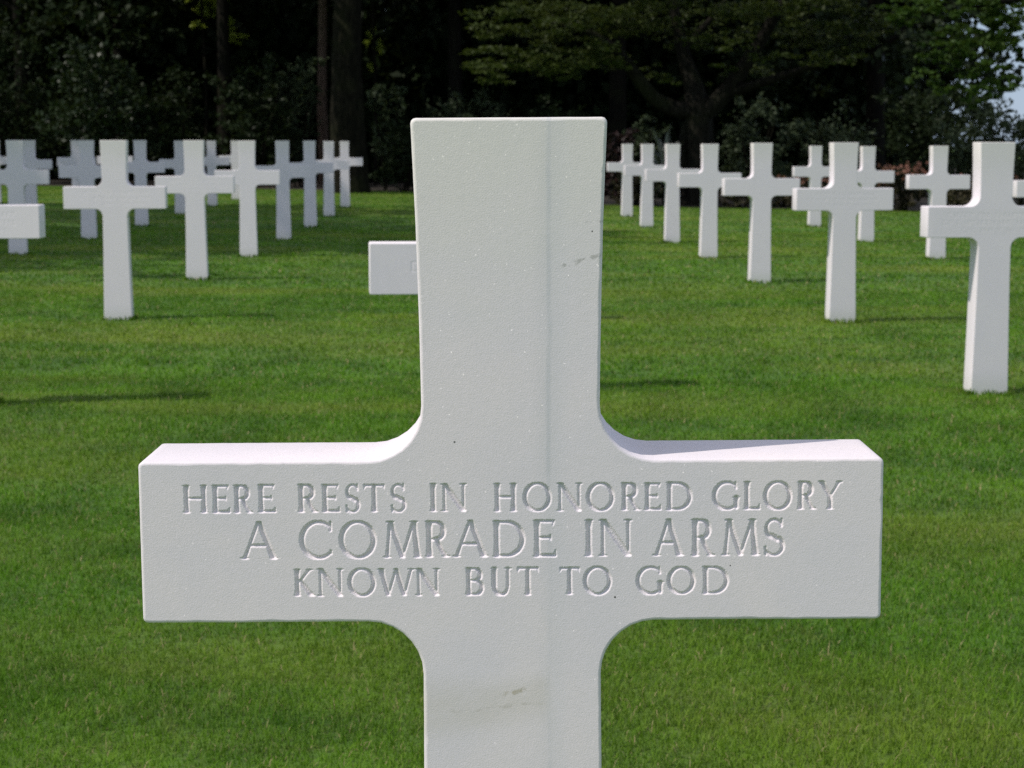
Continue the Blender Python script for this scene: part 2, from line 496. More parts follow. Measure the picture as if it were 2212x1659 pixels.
def cross_mesh(name, hole, wear=0.0):
    out = np.array(cross_outline())
    if wear:                      # rubbed and slightly chipped arrises
        q = [out[0]]
        for a_, b_ in zip(out, np.roll(out, -1, 0)):
            k = max(1, int(np.linalg.norm(b_ - a_) / 0.004))
            q += [a_ + (b_ - a_) * (i + 1) / k for i in range(k)]
        out = np.array(q[:-1])
    m = len(out)
    nxt, prv = np.roll(out, -1, 0), np.roll(out, 1, 0)
    def nrm(d): return np.stack([d[:, 1], -d[:, 0]], 1) / np.linalg.norm(d, axis=1)[:, None]
    n1, n2 = nrm(out - prv), nrm(nxt - out)
    nn = n1 + n2
    nn /= np.maximum((nn * n1).sum(1), 0.6)[:, None] * np.linalg.norm(nn, axis=1)[:, None] ** 0 + 1e-9
    b = np.full((m, 1), 0.0026)
    if wear:
        w_ = rng.normal(0, 1, m)
        w_ = (np.roll(w_, 1) + w_ + np.roll(w_, -1)) / 3
        b = b * (1 + 0.15 * w_ + 0.3 * (rng.random(m) < .012))[:, None].clip(.4, 2.4)
        out = out - nn * 0.00004 * (np.roll(w_, 3) + np.roll(w_, 5))[:, None]
    bm = bmesh.new()
    rings = []
    for dep, ins in ((0, 1.0), (0.13, 0.52), (0.38, 0.2), (1.0, 0.0)):
        rings.append([bm.verts.new((x, dep * bb, z)) for (x, z), bb in zip(out - nn * b * ins, b[:, 0])])
    for dep, ins in ((1.0, 0.0), (0.3, 0.3), (0, 1.0)):
        rings.append([bm.verts.new((x, TH - dep * bb, z)) for (x, z), bb in zip(out - nn * b * ins, b[:, 0])])
    for r0, r1 in zip(rings[:-1], rings[1:]):
        for i in range(m):
            j = (i + 1) % m
            f = bm.faces.new((r0[i], r1[i], r1[j], r0[j]))
            f.smooth = True
    back = bm.faces.new(rings[-1])
    if hole:
        x0, x1, z0, z1 = RECT
        rv = [bm.verts.new((x, 0, z)) for x, z in ((x0, z0), (x1, z0), (x1, z1), (x0, z1))]
        es = [bm.edges.new((rv[i], rv[(i + 1) % 4])) for i in range(4)]
        es += [bm.edges.get((rings[0][i], rings[0][(i + 1) % m])) for i in range(m)]
        bmesh.ops.triangle_fill(bm, use_beauty=True, use_dissolve=False, edges=es)
    else:
        bm.faces.new(list(reversed(rings[0])))
    bmesh.ops.recalc_face_normals(bm, faces=[f for f in bm.faces])
    bm.normal_update()
    if back.normal.y < 0:
        bmesh.ops.reverse_faces(bm, faces=bm.faces[:])
    for f in bm.faces:
        if abs(f.normal.y) > 0.999 and f.normal.y < 0:
            f.smooth = False
    back.smooth = False
    me = bpy.data.meshes.new(name)
    bm.to_mesh(me)
    bm.free()
    return me


# ---- carved capitals: strokes (points in a unit box, weight) cut as V grooves
def ell(cx, cy, rx, ry, a0, a1, n=22):
    return [(cx + rx * math.cos(R(a0 + (a1 - a0) * i / n)), cy + ry * math.sin(R(a0 + (a1 - a0) * i / n))) for i in range(n + 1)]


TK, TN = 1.0, 0.62          # thick and thin strokes
# glyph: list of (polyline, weight0, weight1, serif at start, serif at end)
GL = {
    'A': [([(.08, 0), (.5, 1.02)], TN, TN, 1, 0), ([(.5, 1.02), (.92, 0)], TK, TK, 0, 1), ([(.23, .36), (.77, .36)], TN, TN, 0, 0)],
    'B': [([(.14, 0), (.14, 1)], TK, TK, 1, 1), ([(.14, .97), (.5, .97)] + ell(.5, .75, .36, .22, 90, -90) + [(.14, .53)], TN, TN, 0, 0), ([(.5, .53)] + ell(.52, .275, .44, .255, 90, -90) + [(.14, .02)], TN, TN, 0, 0), (ell(.5, .75, .36, .22, 60, -60), TK, TK, 0, 0), (ell(.52, .275, .44, .255, 60, -60), TK, TK, 0, 0)],
    'C': [(ell(.55, .5, .52, .49, 48, 150), TN, TK, 0, 0), (ell(.55, .5, .52, .49, 150, 230), TK, TK, 0, 0), (ell(.55, .5, .52, .49, 230, 312), TK, TN, 0, 0), ([(.93, .99), (.93, .76)], .45, .6, 0, 0), ([(.93, .2), (.95, .10)], .5, .3, 0, 0)],
    'D': [([(.12, 0), (.12, 1)], TK, TK, 1, 1), ([(.12, .97), (.42, .97)] + ell(.42, .5, .54, .47, 90, 40), TN, TK, 0, 0), (ell(.42, .5, .54, .47, 40, -40), TK, TK, 0, 0), (ell(.42, .5, .54, .47, -40, -90) + [(.12, .03)], TK, TN, 0, 0)],
    'E': [([(.16, 0), (.16, 1)], TK, TK, 1, 1), ([(.16, .97), (.86, .97)], TN, TN, 0, 0), ([(.88, 1.0), (.86, .86)], .7, .3, 0, 0), ([(.16, .52), (.74, .52)], TN, TN, 0, 0), ([(.75, .58), (.75, .46)], .4, .4, 0, 0), ([(.16, .03), (.94, .03)], TN, .8, 0, 0), ([(.98, .17), (.92, .0)], .3, .75, 0, 0)],
    'G': [(ell(.52, .5, .50, .49, 48, 150), TN, TK, 0, 0), (ell(.52, .5, .50, .49, 150, 230), TK, TK, 0, 0), (ell(.52, .5, .50, .49, 230, 318), TK, TN, 0, 0), ([(.86, .99), (.88, .78)], .45, .6, 0, 0), ([(.90, .08), (.90, .42)], TK, TK, 0, 1)],
    'H': [([(.14, 0), (.14, 1)], TK, TK, 1, 1), ([(.86, 0), (.86, 1)], TK, TK, 1, 1), ([(.14, .52), (.86, .52)], TN, TN, 0, 0)],
    'I': [([(.5, 0), (.5, 1)], TK, TK, 1, 1)],
    'K': [([(.15, 0), (.15, 1)], TK, TK, 1, 1), ([(.20, .46), (.82, 1)], TN, TN, 0, 1), ([(.30, .56), (.92, 0)], TK, TK, 0, 1)],
    'L': [([(.16, 0), (.16, 1)], TK, TK, 1, 1), ([(.16, .03), (.92, .03)], TN, .8, 0, 0), ([(.97, .18), (.90, .0)], .3, .75, 0, 0)],
    'M': [([(.08, 0), (.17, 1)], TN, TN, 1, 1), ([(.17, 1), (.5, .03)], TK, TK, 0, 0), ([(.5, .03), (.82, 1)], TN, TN, 0, 1), ([(.82, 1), (.92, 0)], TK, TK, 0, 1)],
    'N': [([(.12, 0), (.12, 1)], TN, TN, 1, 1), ([(.12, 1), (.88, .02)], 1.15, 1.15, 0, 0), ([(.88, .02), (.88, 1)], TN, TN, 0, 1)],
    'O': [(ell(.5, .5, .47, .49, 90, 140), TN, TK, 0, 0), (ell(.5, .5, .47, .49, 140, 220), TK, TK, 0, 0), (ell(.5, .5, .47, .49, 220, 270), TK, TN, 0, 0), (ell(.5, .5, .47, .49, 270, 320), TN, TK, 0, 0), (ell(.5, .5, .47, .49, -40, 40), TK, TK, 0, 0), (ell(.5, .5, .47, .49, 40, 90), TK, TN, 0, 0)],
    'R': [([(.15, 0), (.15, 1)], TK, TK, 1, 1), ([(.15, .97), (.44, .97)] + ell(.44, .73, .36, .24, 90, 50), TN, TK, 0, 0), (ell(.44, .73, .36, .24, 50, -50), TK, TK, 0, 0), (ell(.44, .73, .36, .24, -50, -90) + [(.15, .49)], TK, TN, 0, 0), ([(.48, .49), (.70, .20), (.92, 0)], TK, TN, 0, 1)],
    'S': [(ell(.50, .735, .36, .245, 30, 150), TN, TN, 0, 0), (ell(.50, .735, .36, .245, 150, 235) + [(.55, .49)], TN, TK, 0, 0), ([(.40, .535), (.66, .43)], TK, TK, 0, 0), (ell(.49, .25, .42, .25, 52, -60), TK, TN, 0, 0), (ell(.49, .25, .42, .25, -60, -150), TN, TN, 0, 0), ([(.84, 1.0), (.84, .80)], .45, .5, 0, 0), ([(.10, .22), (.12, 0)], .5, .45, 0, 0)],
    'T': [([(.5, 0), (.5, .97)], TK, TK, 1, 0), ([(.08, .97), (.92, .97)], TN, TN, 0, 0), ([(.06, .84), (.10, 1.0)], .25, .7, 0, 0), ([(.94, .84), (.90, 1.0)], .25, .7, 0, 0)],
    'U': [([(.14, 1), (.14, .34)] + ell(.5, .34, .36, .34, 180, 270), TK, TK, 1, 0), (ell(.5, .34, .36, .34, 270, 360) + [(.86, 1)], TK, TN, 0, 1)],
    'W': [([(.06, 1), (.27, .0)], TK, TK, 1, 0), ([(.27, .0), (.5, .97)], TN, TN, 0, 0), ([(.5, .97), (.74, .0)], TK, TK, 0, 0), ([(.74, .0), (.95, 1)], TN, TN, 0, 1)],
    'Y': [([(.5, 0), (.5, .46)], TK, TK, 1, 0), ([(.5, .46), (.08, 1)], TK, TK, 0, 1), ([(.5, .46), (.92, 1)], TN, TN, 0, 1)],
}


def carve_field(segs, step, slope, rect=RECT):
    x0, x1, z0, z1 = rect
    nx, nz = int(round((x1 - x0) / step)) + 1, int(round((z1 - z0) / step)) + 1
    gx, gz = np.linspace(x0, x1, nx), np.linspace(z0, z1, nz)
    D = np.zeros((nz, nx))
    for (ax, az_, bx, bz, w0, w1, *lim) in segs:
        lo, hi = lim if lim else (-9, 9)
        mw = max(w0, w1) + step
        i0, i1 = np.searchsorted(gx, (min(ax, bx) - mw, max(ax, bx) + mw))
        j0, j1 = np.searchsorted(gz, (min(az_, bz) - mw, max(az_, bz) + mw))
        if i1 <= i0 or j1 <= j0: continue
        X, Z = np.meshgrid(gx[i0:i1], gz[j0:j1])
        vx, vz = bx - ax, bz - az_
        L2 = vx * vx + vz * vz + 1e-12
        t = np.clip(((X - ax) * vx + (Z - az_) * vz) / L2, 0, 1)
        d = np.hypot(X - ax - t * vx, Z - az_ - t * vz)
        d = np.where((Z < lo) | (Z > hi), 1.0, d)
        D[j0:j1, i0:i1] = np.maximum(D[j0:j1, i0:i1], (w0 + (w1 - w0) * t - d) * slope)
    return gx, gz, np.maximum(D, 0)


def blur(D, k):
    for _ in range(k):
        D = (np.roll(D, 1, 0) + 2 * D + np.roll(D, -1, 0)) / 4
        D = (np.roll(D, 1, 1) + 2 * D + np.roll(D, -1, 1)) / 4
    return D


def field_mesh(name, gx, gz, D):
    nz, nx = D.shape
    D[0, :] = D[-1, :] = 0; D[:, 0] = D[:, -1] = 0
    X, Z = np.meshgrid(gx, gz)
    V = np.stack([X, D, Z], 2).reshape(-1, 3)
    i = np.arange(nz * nx).reshape(nz, nx)
    Q = np.stack([i[:-1, :-1], i[:-1, 1:], i[1:, 1:], i[1:, :-1]], 2).reshape(-1, 4)
    return np_mesh(name, V, [Q], smooth=True)


def glyph_segs(ch, x0, x1, zb, zt, hw):
    segs = []
    w, h = x1 - x0, zt - zb
    P = lambda p: (x0 + p[0] * w, zb + p[1] * h)
    for pts, a, b, s0, s1 in GL[ch]:
        q = [P(p) for p in pts]
        if s0 or s1:                      # waisted stems that swell to the serif
            k = 8
            if len(q) == 2:
                q = [(q[0][0] + (q[1][0] - q[0][0]) * i / k, q[0][1] + (q[1][1] - q[0][1]) * i / k) for i in range(k + 1)]
        n = len(q) - 1
        for i in range(n):
            def wt(j):
                t = j / n
                v = (a + (b - a) * t) * hw
                if s0 and t < .13: v *= 1.18
                if s1 and t > .87: v *= 1.18
                return v
            segs.append((*q[i], *q[i + 1], wt(i), wt(i + 1)))
        for s, e in ((s0, 0), (s1, -1)):
            if s:
                ex, ez = q[e]
                ez += (0.2 if pts[e][1] < .5 else -0.2) * hw
                sl = hw * 1.35
                segs.append((ex, ez, ex - sl, ez, hw * .7, hw * .25))
                segs.append((ex, ez, ex + sl, ez, hw * .7, hw * .25))
    o = .03 * h if ch in 'CGOSU' else .008 * h
    return [s + (zb - o, zt + o) for s in segs]


LINES = [
    (23.8, 45.2, 1.85, [('H', -252.0, -233.5), ('E', -229.4, -216.1), ('R', -212.9, -199.8), ('E', -194.1, -181.2), ('R', -163.4, -149.9), ('E', -144.9, -131.8), ('S', -127.1, -116.4), ('T', -113.8, -96.5), ('S', -92.6, -80.8), ('I', -62.0, -57.3), ('N', -53.4, -34.5), ('H', -13.0, 4.6), ('O', 10.3, 30.2), ('N', 35.9, 54.4), ('O', 59.0, 78.7), ('R', 85.3, 98.2), ('E', 103.2, 115.3), ('D', 119.5, 138.5), ('G', 155.9, 175.1), ('L', 179.4, 191.2), ('O', 195.0, 215.0), ('R', 220.7, 233.5), ('Y', 237.1, 253.9)]),
    (-12.2, 16.1, 2.2, [('A', -207.8, -181.3), ('C', -162.0, -137.7), ('O', -131.6, -105.3), ('M', -98.4, -69.8), ('R', -65.5, -49.1), ('A', -44.1, -19.1), ('D', -14.1, 9.9), ('E', 17.5, 34.4), ('I', 56.1, 63.7), ('N', 67.5, 93.5), ('A', 110.4, 131.9), ('R', 139.7, 155.4), ('M', 162.9, 190.5), ('S', 194.3, 210.7)]),
    (-42.3, -21.0, 1.85, [('K', -167.7, -153.3), ('N', -149.8, -130.4), ('O', -125.4, -105.8), ('W', -102.5, -75.7), ('N', -73.8, -55.9), ('B', -35.1, -22.2), ('U', -15.6, -0.6), ('T', 3.7, 21.7), ('T', 36.7, 53.2), ('O', 56.5, 76.4), ('G', 97.3, 117.0), ('O', 121.3, 141.3), ('D', 147.8, 167.1)]),
]


def main_inscription():
    segs = []
    for zb, zt, hw, letters in LINES:
        for ch, a, b in letters:
            j = rng.normal(0, 0.15, 4)
            segs += glyph_segs(ch, (a + j[0]) * .001, (b + j[1]) * .001, ARM + (zb + j[2]) * .001, ARM + (zt + j[3]) * .001, hw * .001)
    gx, gz, D = carve_field(segs, 0.00033, 1.6)
    D = np.minimum(D, 0.0025)
    D = blur(D, 2)
    # crumbly arrises
    nz = blur(rng.normal(0, 1, D.shape), 1)
    D += nz * np.where(D > 2e-5, 0.00016, 0.00002)
    return field_mesh('inscription', gx, gz, D)


def worn_inscription(seed, lines):
    """rows of shallow worn cuts, too far off to read"""
    r = np.random.default_rng(seed)
    segs = []
    for zb, zt, xa, xb, hw in lines:
        x = xa
        while x < xb:
            w = r.uniform(.008, .015)
            kind = r.integers(0, 4)
            segs.append((x, zb, x, zt, hw, hw))
            if x == xa: kind = 2; w = .02
            if kind == 0: segs.append((x + w, zb, x + w, zt, hw, hw)); segs.append((x, (zb + zt) / 2, x + w, (zb + zt) / 2, hw * .6, hw * .6))
            if kind == 1: segs.append((x, zt, x + w, zb, hw, hw))
            if kind == 2: segs.append((x, zt, x + w * .8, zt, hw * .7, hw * .7)); segs.append((x, zb, x + w * .8, zb, hw * .7, hw * .7))
            if kind == 3: segs.append((x, zt, x + w * .8, zt, hw * .7, hw * .7)); segs.append((x + w * .8, zt, x + w * .8, (zb + zt) / 2, hw, hw))
            x += w + r.uniform(.005, .008) + (0.018 if r.random() < .17 else 0)
    gx, gz, D = carve_field(segs, 0.0016, 0.8)
    return field_mesh('inscription', gx, gz, blur(np.minimum(D, .0015), 1))


CROSS_PLAIN = cross_mesh('grave_cross', False)
CROSS_CUT = cross_mesh('grave_cross', True)
WORN = [worn_inscription(3, [(ARM + .018, ARM + .036, -.20, .19, .0013), (ARM - .012, ARM + .006, -.22, .20, .0013), (ARM - .042, ARM - .026, -.14, .16, .0012)]),
        worn_inscription(9, [(ARM - .006, ARM + .017, -.182, .18, .0017), (ARM - .040, ARM - .022, -.15, .14, .0013)])]
for w in WORN: w.materials.append(M_MARB)
CROSS_PLAIN.materials.append(M_MARB)
CROSS_CUT_MAIN = cross_mesh('grave_cross', True, 1.0)
CROSS_CUT.materials.append(M_MARB)
CROSS_CUT_MAIN.materials.append(M_MAIN)

main = link('grave_cross', CROSS_CUT_MAIN)
main.rotation_euler = (0, R(-0.36), 0)
# the middle of the arms stands 0.3055 below the camera
c_ = Vector((0, 0, ARM)); c_.rotate(main.rotation_euler)
main.location = (-0.0005 - c_.x, 0, 1.02 - 0.3055 - c_.z)
tag(main, 'large veined white marble cross up close, carved with three lines of capitals', 'grave cross', 'white marble grave crosses')
ins = main_inscription(); ins.materials.append(M_MAIN)
link('inscription', ins, parent=main)

# X, distance from the camera, top relative to the camera, turn in degrees, inscription, label
CR = [
    (-2.075, 7.03, .022, 2.5, 0, 'cross cut off by the left border, only the end of its thick arm in view'),
    (-2.253, 10.55, .008, 5.5, 0, 'sunlit whole cross in front, first in the row going back at left'),
    (-2.327, 13.66, .010, 6.0, 0, 'second cross back in the left front row, its arm overlapping the sunlit first one'),
    (-2.351, 16.54, .008, 6.5, None, 'third cross back in the left front row, lower shaft standing in tree shade'),
    (-2.403, 19.54, .010, 6.5, None, 'fourth cross back in the left front row, foot in the shade band'),
    (-2.432, 22.42, .011, 6.5, None, 'grey shaded cross just before the two small sunlit ones near the big dark trunk'),
    (-2.540, 25.80, .006, 6.5, None, 'small sunlit cross last but one in the row towards the big dark trunk'),
    (-2.645, 29.50, .007, 6.5, None, 'smallest sunlit cross ending the row before the big dark trunk'),
    (-4.413, 16.54, .012, 7.0, None, 'grey shaded cross at the left border above the cut-off arm'),
    (-4.415, 19.35, .014, 7.0, None, 'shaded blue-grey cross left of the sunlit whole cross'),
    (-4.473, 22.42, .017, 7.0, None, 'shaded cross seen between the first and second crosses of the left front row'),
    (-4.692, 26.30, .013, 7.0, None, 'shaded grey cross half hidden left of the second front row cross'),
    (-4.789, 29.72, .015, 7.0, None, 'pale small cross peeping out right of the second front row cross'),
    (-4.905, 33.07, .016, 7.0, None, 'pale tiny cross almost hidden behind the third front row cross'),
    (-6.511, 25.17, .019, 7.5, None, 'darker cross directly behind the shaded one at the left border'),
    (-6.663, 28.50, .021, 7.5, None, 'light cross whose left arm shows behind the shaded blue-grey cross'),
    (-6.516, 30.60, .023, 7.5, None, 'tiny light cross hidden behind the head of the sunlit whole cross'),
    (-8.366, 30.16, .022, 7.5, None, 'far light cross sliced by the left border, arm crossing behind a shaded one'),
    (-0.066, 4.56, .013, 6.5, 1, 'cross right behind the large veined one, only its left arm sticking out'),
    (-0.059, 7.53, .006, 7.0, None, 'cross hidden behind the large veined one, its short shadow showing on the right'),
    (-0.191, 10.57, .005, 7.0, None, 'farther cross hidden by the large veined one, third in its row'),
    (1.972, 7.58, -.002, 8.0, 0, 'biggest cross at the right border, with worn lettering and a bright side face'),
    (1.912, 10.67, -.005, 8.0, 0, 'whole cross second from the front in the right-hand row'),
    (1.854, 13.79, -.010, 8.0, None, 'third cross back in the right-hand row, standing clear on the grass'),
    (1.788, 16.80, -.021, 8.0, None, 'fourth cross back in the right-hand row, before the forked tree'),
    (1.684, 19.43, -.024, 8.0, None, 'fifth cross back in the right-hand row, arms between two others'),
    (1.678, 23.04, -.029, 8.0, None, 'last but one small cross of the right-hand row'),
    (1.642, 26.46, -.033, 8.0, None, 'smallest cross ending the right-hand row beside the large veined cross'),
    (3.857, 16.80, -.038, 8.5, None, 'cross by the pink flowers, just left of the biggest one at the right border'),
    (3.811, 19.90, -.049, 8.5, None, 'cross peeping out right of the second right-hand row cross, by pink flowers'),
    (3.849, 23.57, -.053, 8.5, None, 'small far cross peeping out left of the second right-hand row cross'),
    (4.08, 14.02, -.028, 8.5, None, 'cross beyond the right border, its arm tip behind the biggest one'),
]
proto = link('grave_cross', CROSS_PLAIN)
first = True
for i, (x, zd, top, rot, insc, label) in enumerate(CR):
    if first:
        o = proto; first = False
    else:
        o = proto.copy(); col.objects.link(o)
    o.data = CROSS_CUT if insc is not None else CROSS_PLAIN
    o.location = (x, zd - 1.4, 1.02 + top - H)
    o.rotation_euler = (R(rng.normal(0, .12)), R(rng.normal(0, .15)), R(rot - 1.5 + rng.normal(0, .6)))
    tag(o, label, 'grave cross', 'white marble grave crosses')
    if insc is not None:
        link('inscription', WORN[insc], parent=o)

grow_grass()

# ------------------------------------------------------------------ trees and shrubs
def leaf_quads(P, size, r, flat=0.0, asp=0.55):
    n = len(P)
    d = r.normal(0, 1, (n, 3)); d[:, 2] *= (1 - flat)
    d /= np.linalg.norm(d, axis=1)[:, None]
    u = r.normal(0, 1, (n, 3)); u[:, 2] += flat * 4
    s = np.cross(d, u); s /= np.linalg.norm(s, axis=1)[:, None] + 1e-9
    L = size * r.uniform(0.6, 1.35, n)[:, None]
    a, b = P - d * L * .5, P + d * L * .5
    m = P - d * L * .08
    nrm = np.cross(s, d)
    k = nrm * L * .08
    V = np.stack([a, m + s * L * asp * .5 + k, b, m - s * L * asp * .5 + k], 1).reshape(-1, 3)
    i = np.arange(n) * 4
    return V, np.stack([i, i + 1, i + 2, i + 3], 1), np.repeat(r.uniform(0, 1, n), 4)


def foliage_mesh(name, clumps, size, r, flat=0.0, shell=0.5, asp=0.55, spread=.13):
    """clumps: (cx,cy,cz, rx,ry,rz, n); leaves gather in twig-sized tufts inside every clump"""
    pts = []
    for (cx, cy, cz, rx, ry, rz, n) in clumps:
        nt = max(3, n // 26)
        t = r.normal(0, 1, (nt, 3)); t /= np.linalg.norm(t, axis=1)[:, None]
        t *= (r.uniform(0, 1, nt) ** shell)[:, None]
        pick = r.integers(0, nt, n)
        q = t[pick] + r.normal(0, spread, (n, 3))
        pts.append(np.stack([cx + q[:, 0] * rx, cy + q[:, 1] * ry, cz + q[:, 2] * rz], 1))
    P = np.concatenate(pts)
    V, Q, A = leaf_quads(P, size, r, flat, asp)
    return np_mesh(name, V, [Q], A)


def tubes(name, limbs, sides=10, rough=0.06, seed=1):
    """limbs: list of [(x,y,z,r), ...] smoothed and tapered"""
    r = np.random.default_rng(seed)
    Vs, Fs, b = [], [], 0
    for pts in limbs:
        p = np.array(pts, float)
        t = np.linspace(0, len(p) - 1, (len(p) - 1) * 5 + 1)
        q = np.stack([np.interp(t, np.arange(len(p)), p[:, k]) for k in range(4)], 1)
        for _ in range(2):
            q[1:-1] = (q[:-2] + 2 * q[1:-1] + q[2:]) / 4
        m = len(q)
        ph = r.uniform(0, 6, 4)
        for k in range(m):
            d = q[min(k + 1, m - 1), :3] - q[max(k - 1, 0), :3]
            d /= np.linalg.norm(d) + 1e-9
            u = np.cross(d, (0.31, 0.95, 0.07)); u /= np.linalg.norm(u)
            v = np.cross(d, u)
            for s in range(sides):
                a = 2 * np.pi * s / sides
                rr = q[k, 3] * (1 + rough * (np.sin(3 * a + ph[0]) + .7 * np.sin(5 * a + ph[1] + k * .25) + r.normal(0, .35)))
                Vs.append(q[k, :3] + (u * np.cos(a) + v * np.sin(a)) * rr)
        for k in range(m - 1):
            for s in range(sides):
                s2 = (s + 1) % sides
                Fs.append((b + k * sides + s, b + k * sides + s2, b + (k + 1) * sides + s2, b + (k + 1) * sides + s))
        b += m * sides
    return np_mesh(name, np.array(Vs), [np.array(Fs)], smooth=True)


def X_at(px, zd): return (px - 1106) * zd / 4000.0
def H_at(py, zd): return 1.02 + (306 - py) * zd / 4000.0


def tree(name, label, x, zd, limbs, crown, bark_m, leaf_m, size=0.2, flat=0.2, seed=1, group=None, cat='tree', shell=0.45):
    y = zd - 1.4
    z = ground_z(x, y)
    root = empty(name, (x, y, z))
    tag(root, label, cat, group)
    link('trunk', tubes('trunk', limbs, 12, seed=seed), bark_m, root)
    link('crown', foliage_mesh('crown', crown, size, np.random.default_rng(seed), flat, shell), leaf_m, root)
    return root


def ball_crown(r, n_cl, R0, z0, z1, per, cr=1.1):
    out = []
    for _ in range(n_cl):
        a, q = r.uniform(0, 2 * np.pi), math.sqrt(r.uniform(0, 1))
        t = r.uniform(0, 1)
        z = z0 + (z1 - z0) * t
        rad = R0 * (0.55 + 0.45 * math.sin(math.pi * min(1, .15 + t)))
        s = cr * r.uniform(.7, 1.3)
        out.append((math.cos(a) * q * rad, math.sin(a) * q * rad, z, s * 1.2, s * 1.2, s * .75, per))
    return out


def trunk_straight(h, r0, r1, r, lean=0.0, flare=1.35):
    pts = [(0, 0, -.2, r0 * flare), (0, 0, .25, r0 * 1.12)]
    k = 6
    for i in range(1, k + 1):
        t = i / k
        pts.append((lean * h * t + r.normal(0, .03), r.normal(0, .03), .25 + (h - .25) * t, r0 + (r1 - r0) * t))
    return [pts]


def add_limbs(limbs, r, n, z0, z1, ln, rad):
    for _ in range(n):
        a = r.uniform(0, 2 * np.pi); z = r.uniform(z0, z1); L = ln * r.uniform(.6, 1.2)
        limbs.append([(0, 0, z, rad), (math.cos(a) * L * .4, math.sin(a) * L * .4, z + L * .25, rad * .7), (math.cos(a) * L, math.sin(a) * L, z + L * .45, rad * .25)])
    return limbs


rr = np.random.default_rng(21)
# the wood behind the lawn: (label, px, distance, trunk radius, crown from, to, radius, bark, leaves, group)
WOOD = [
    ('tall_tree', 'thick dark tree trunk rising behind the smallest cross of the left row', 757, 38.3, .35, 5.0, 15, 4.8, B_DARK, F_DARK),
    ('pine_tree', 'thin reddish pine trunk close beside the thick dark trunk', 703, 45, .125, 5.2, 14, 2.6, B_PINE, F_DARK),
    ('tall_tree', 'dark slim trunk with sun-painted lime leaves on both sides', 490, 44, .17, 5.0, 14, 4.0, B_BLACK, F_DARK),
    ('tall_tree', 'faint greyish trunk deep in the wood, above the large cross', 982, 46, .19, 5.0, 15, 4.5, B_GREY, F_DARK),
    ('tall_tree', 'dark evergreen added for shade at the far left corner, leafy down to the ground', 60, 47.5, .20, 0.6, 14, 3.6, B_BLACK, F_DARK),  # invented tree, kept because its crown shades the wood
    ('tall_tree', 'dark evergreen added for shade left of the lime-leaved trunk, leafy down to the ground', 268, 48, .20, 0.6, 15, 3.4, B_BLACK, F_DARK),  # also invented, its crown serves as shade
    ('tall_tree', 'shadowy tree behind the forked tree', 1330, 43, .22, 4.0, 13, 4.4, B_BLACK, F_DARK),
    ('tall_tree', 'dense dark tree behind the bright green boughs at right', 1880, 44, .25, 2.6, 12, 4.2, B_BLACK, F_DARK),
]
for k, (nm, lb, px, zd, tr, c0, c1, cr, bm_, fm) in enumerate(WOOD):
    r = np.random.default_rng(100 + k)
    limbs = add_limbs(trunk_straight(c1 * .85, tr, tr * .35, r), r, 7, c0, c1 * .75, cr * .8, tr * .35)
    tree(nm, lb, X_at(px, zd), zd, limbs, ball_crown(r, 44, cr * 1.1, c0, c1, 330), bm_, fm, .24, .2, 100 + k, 'trees of the wood behind the lawn')

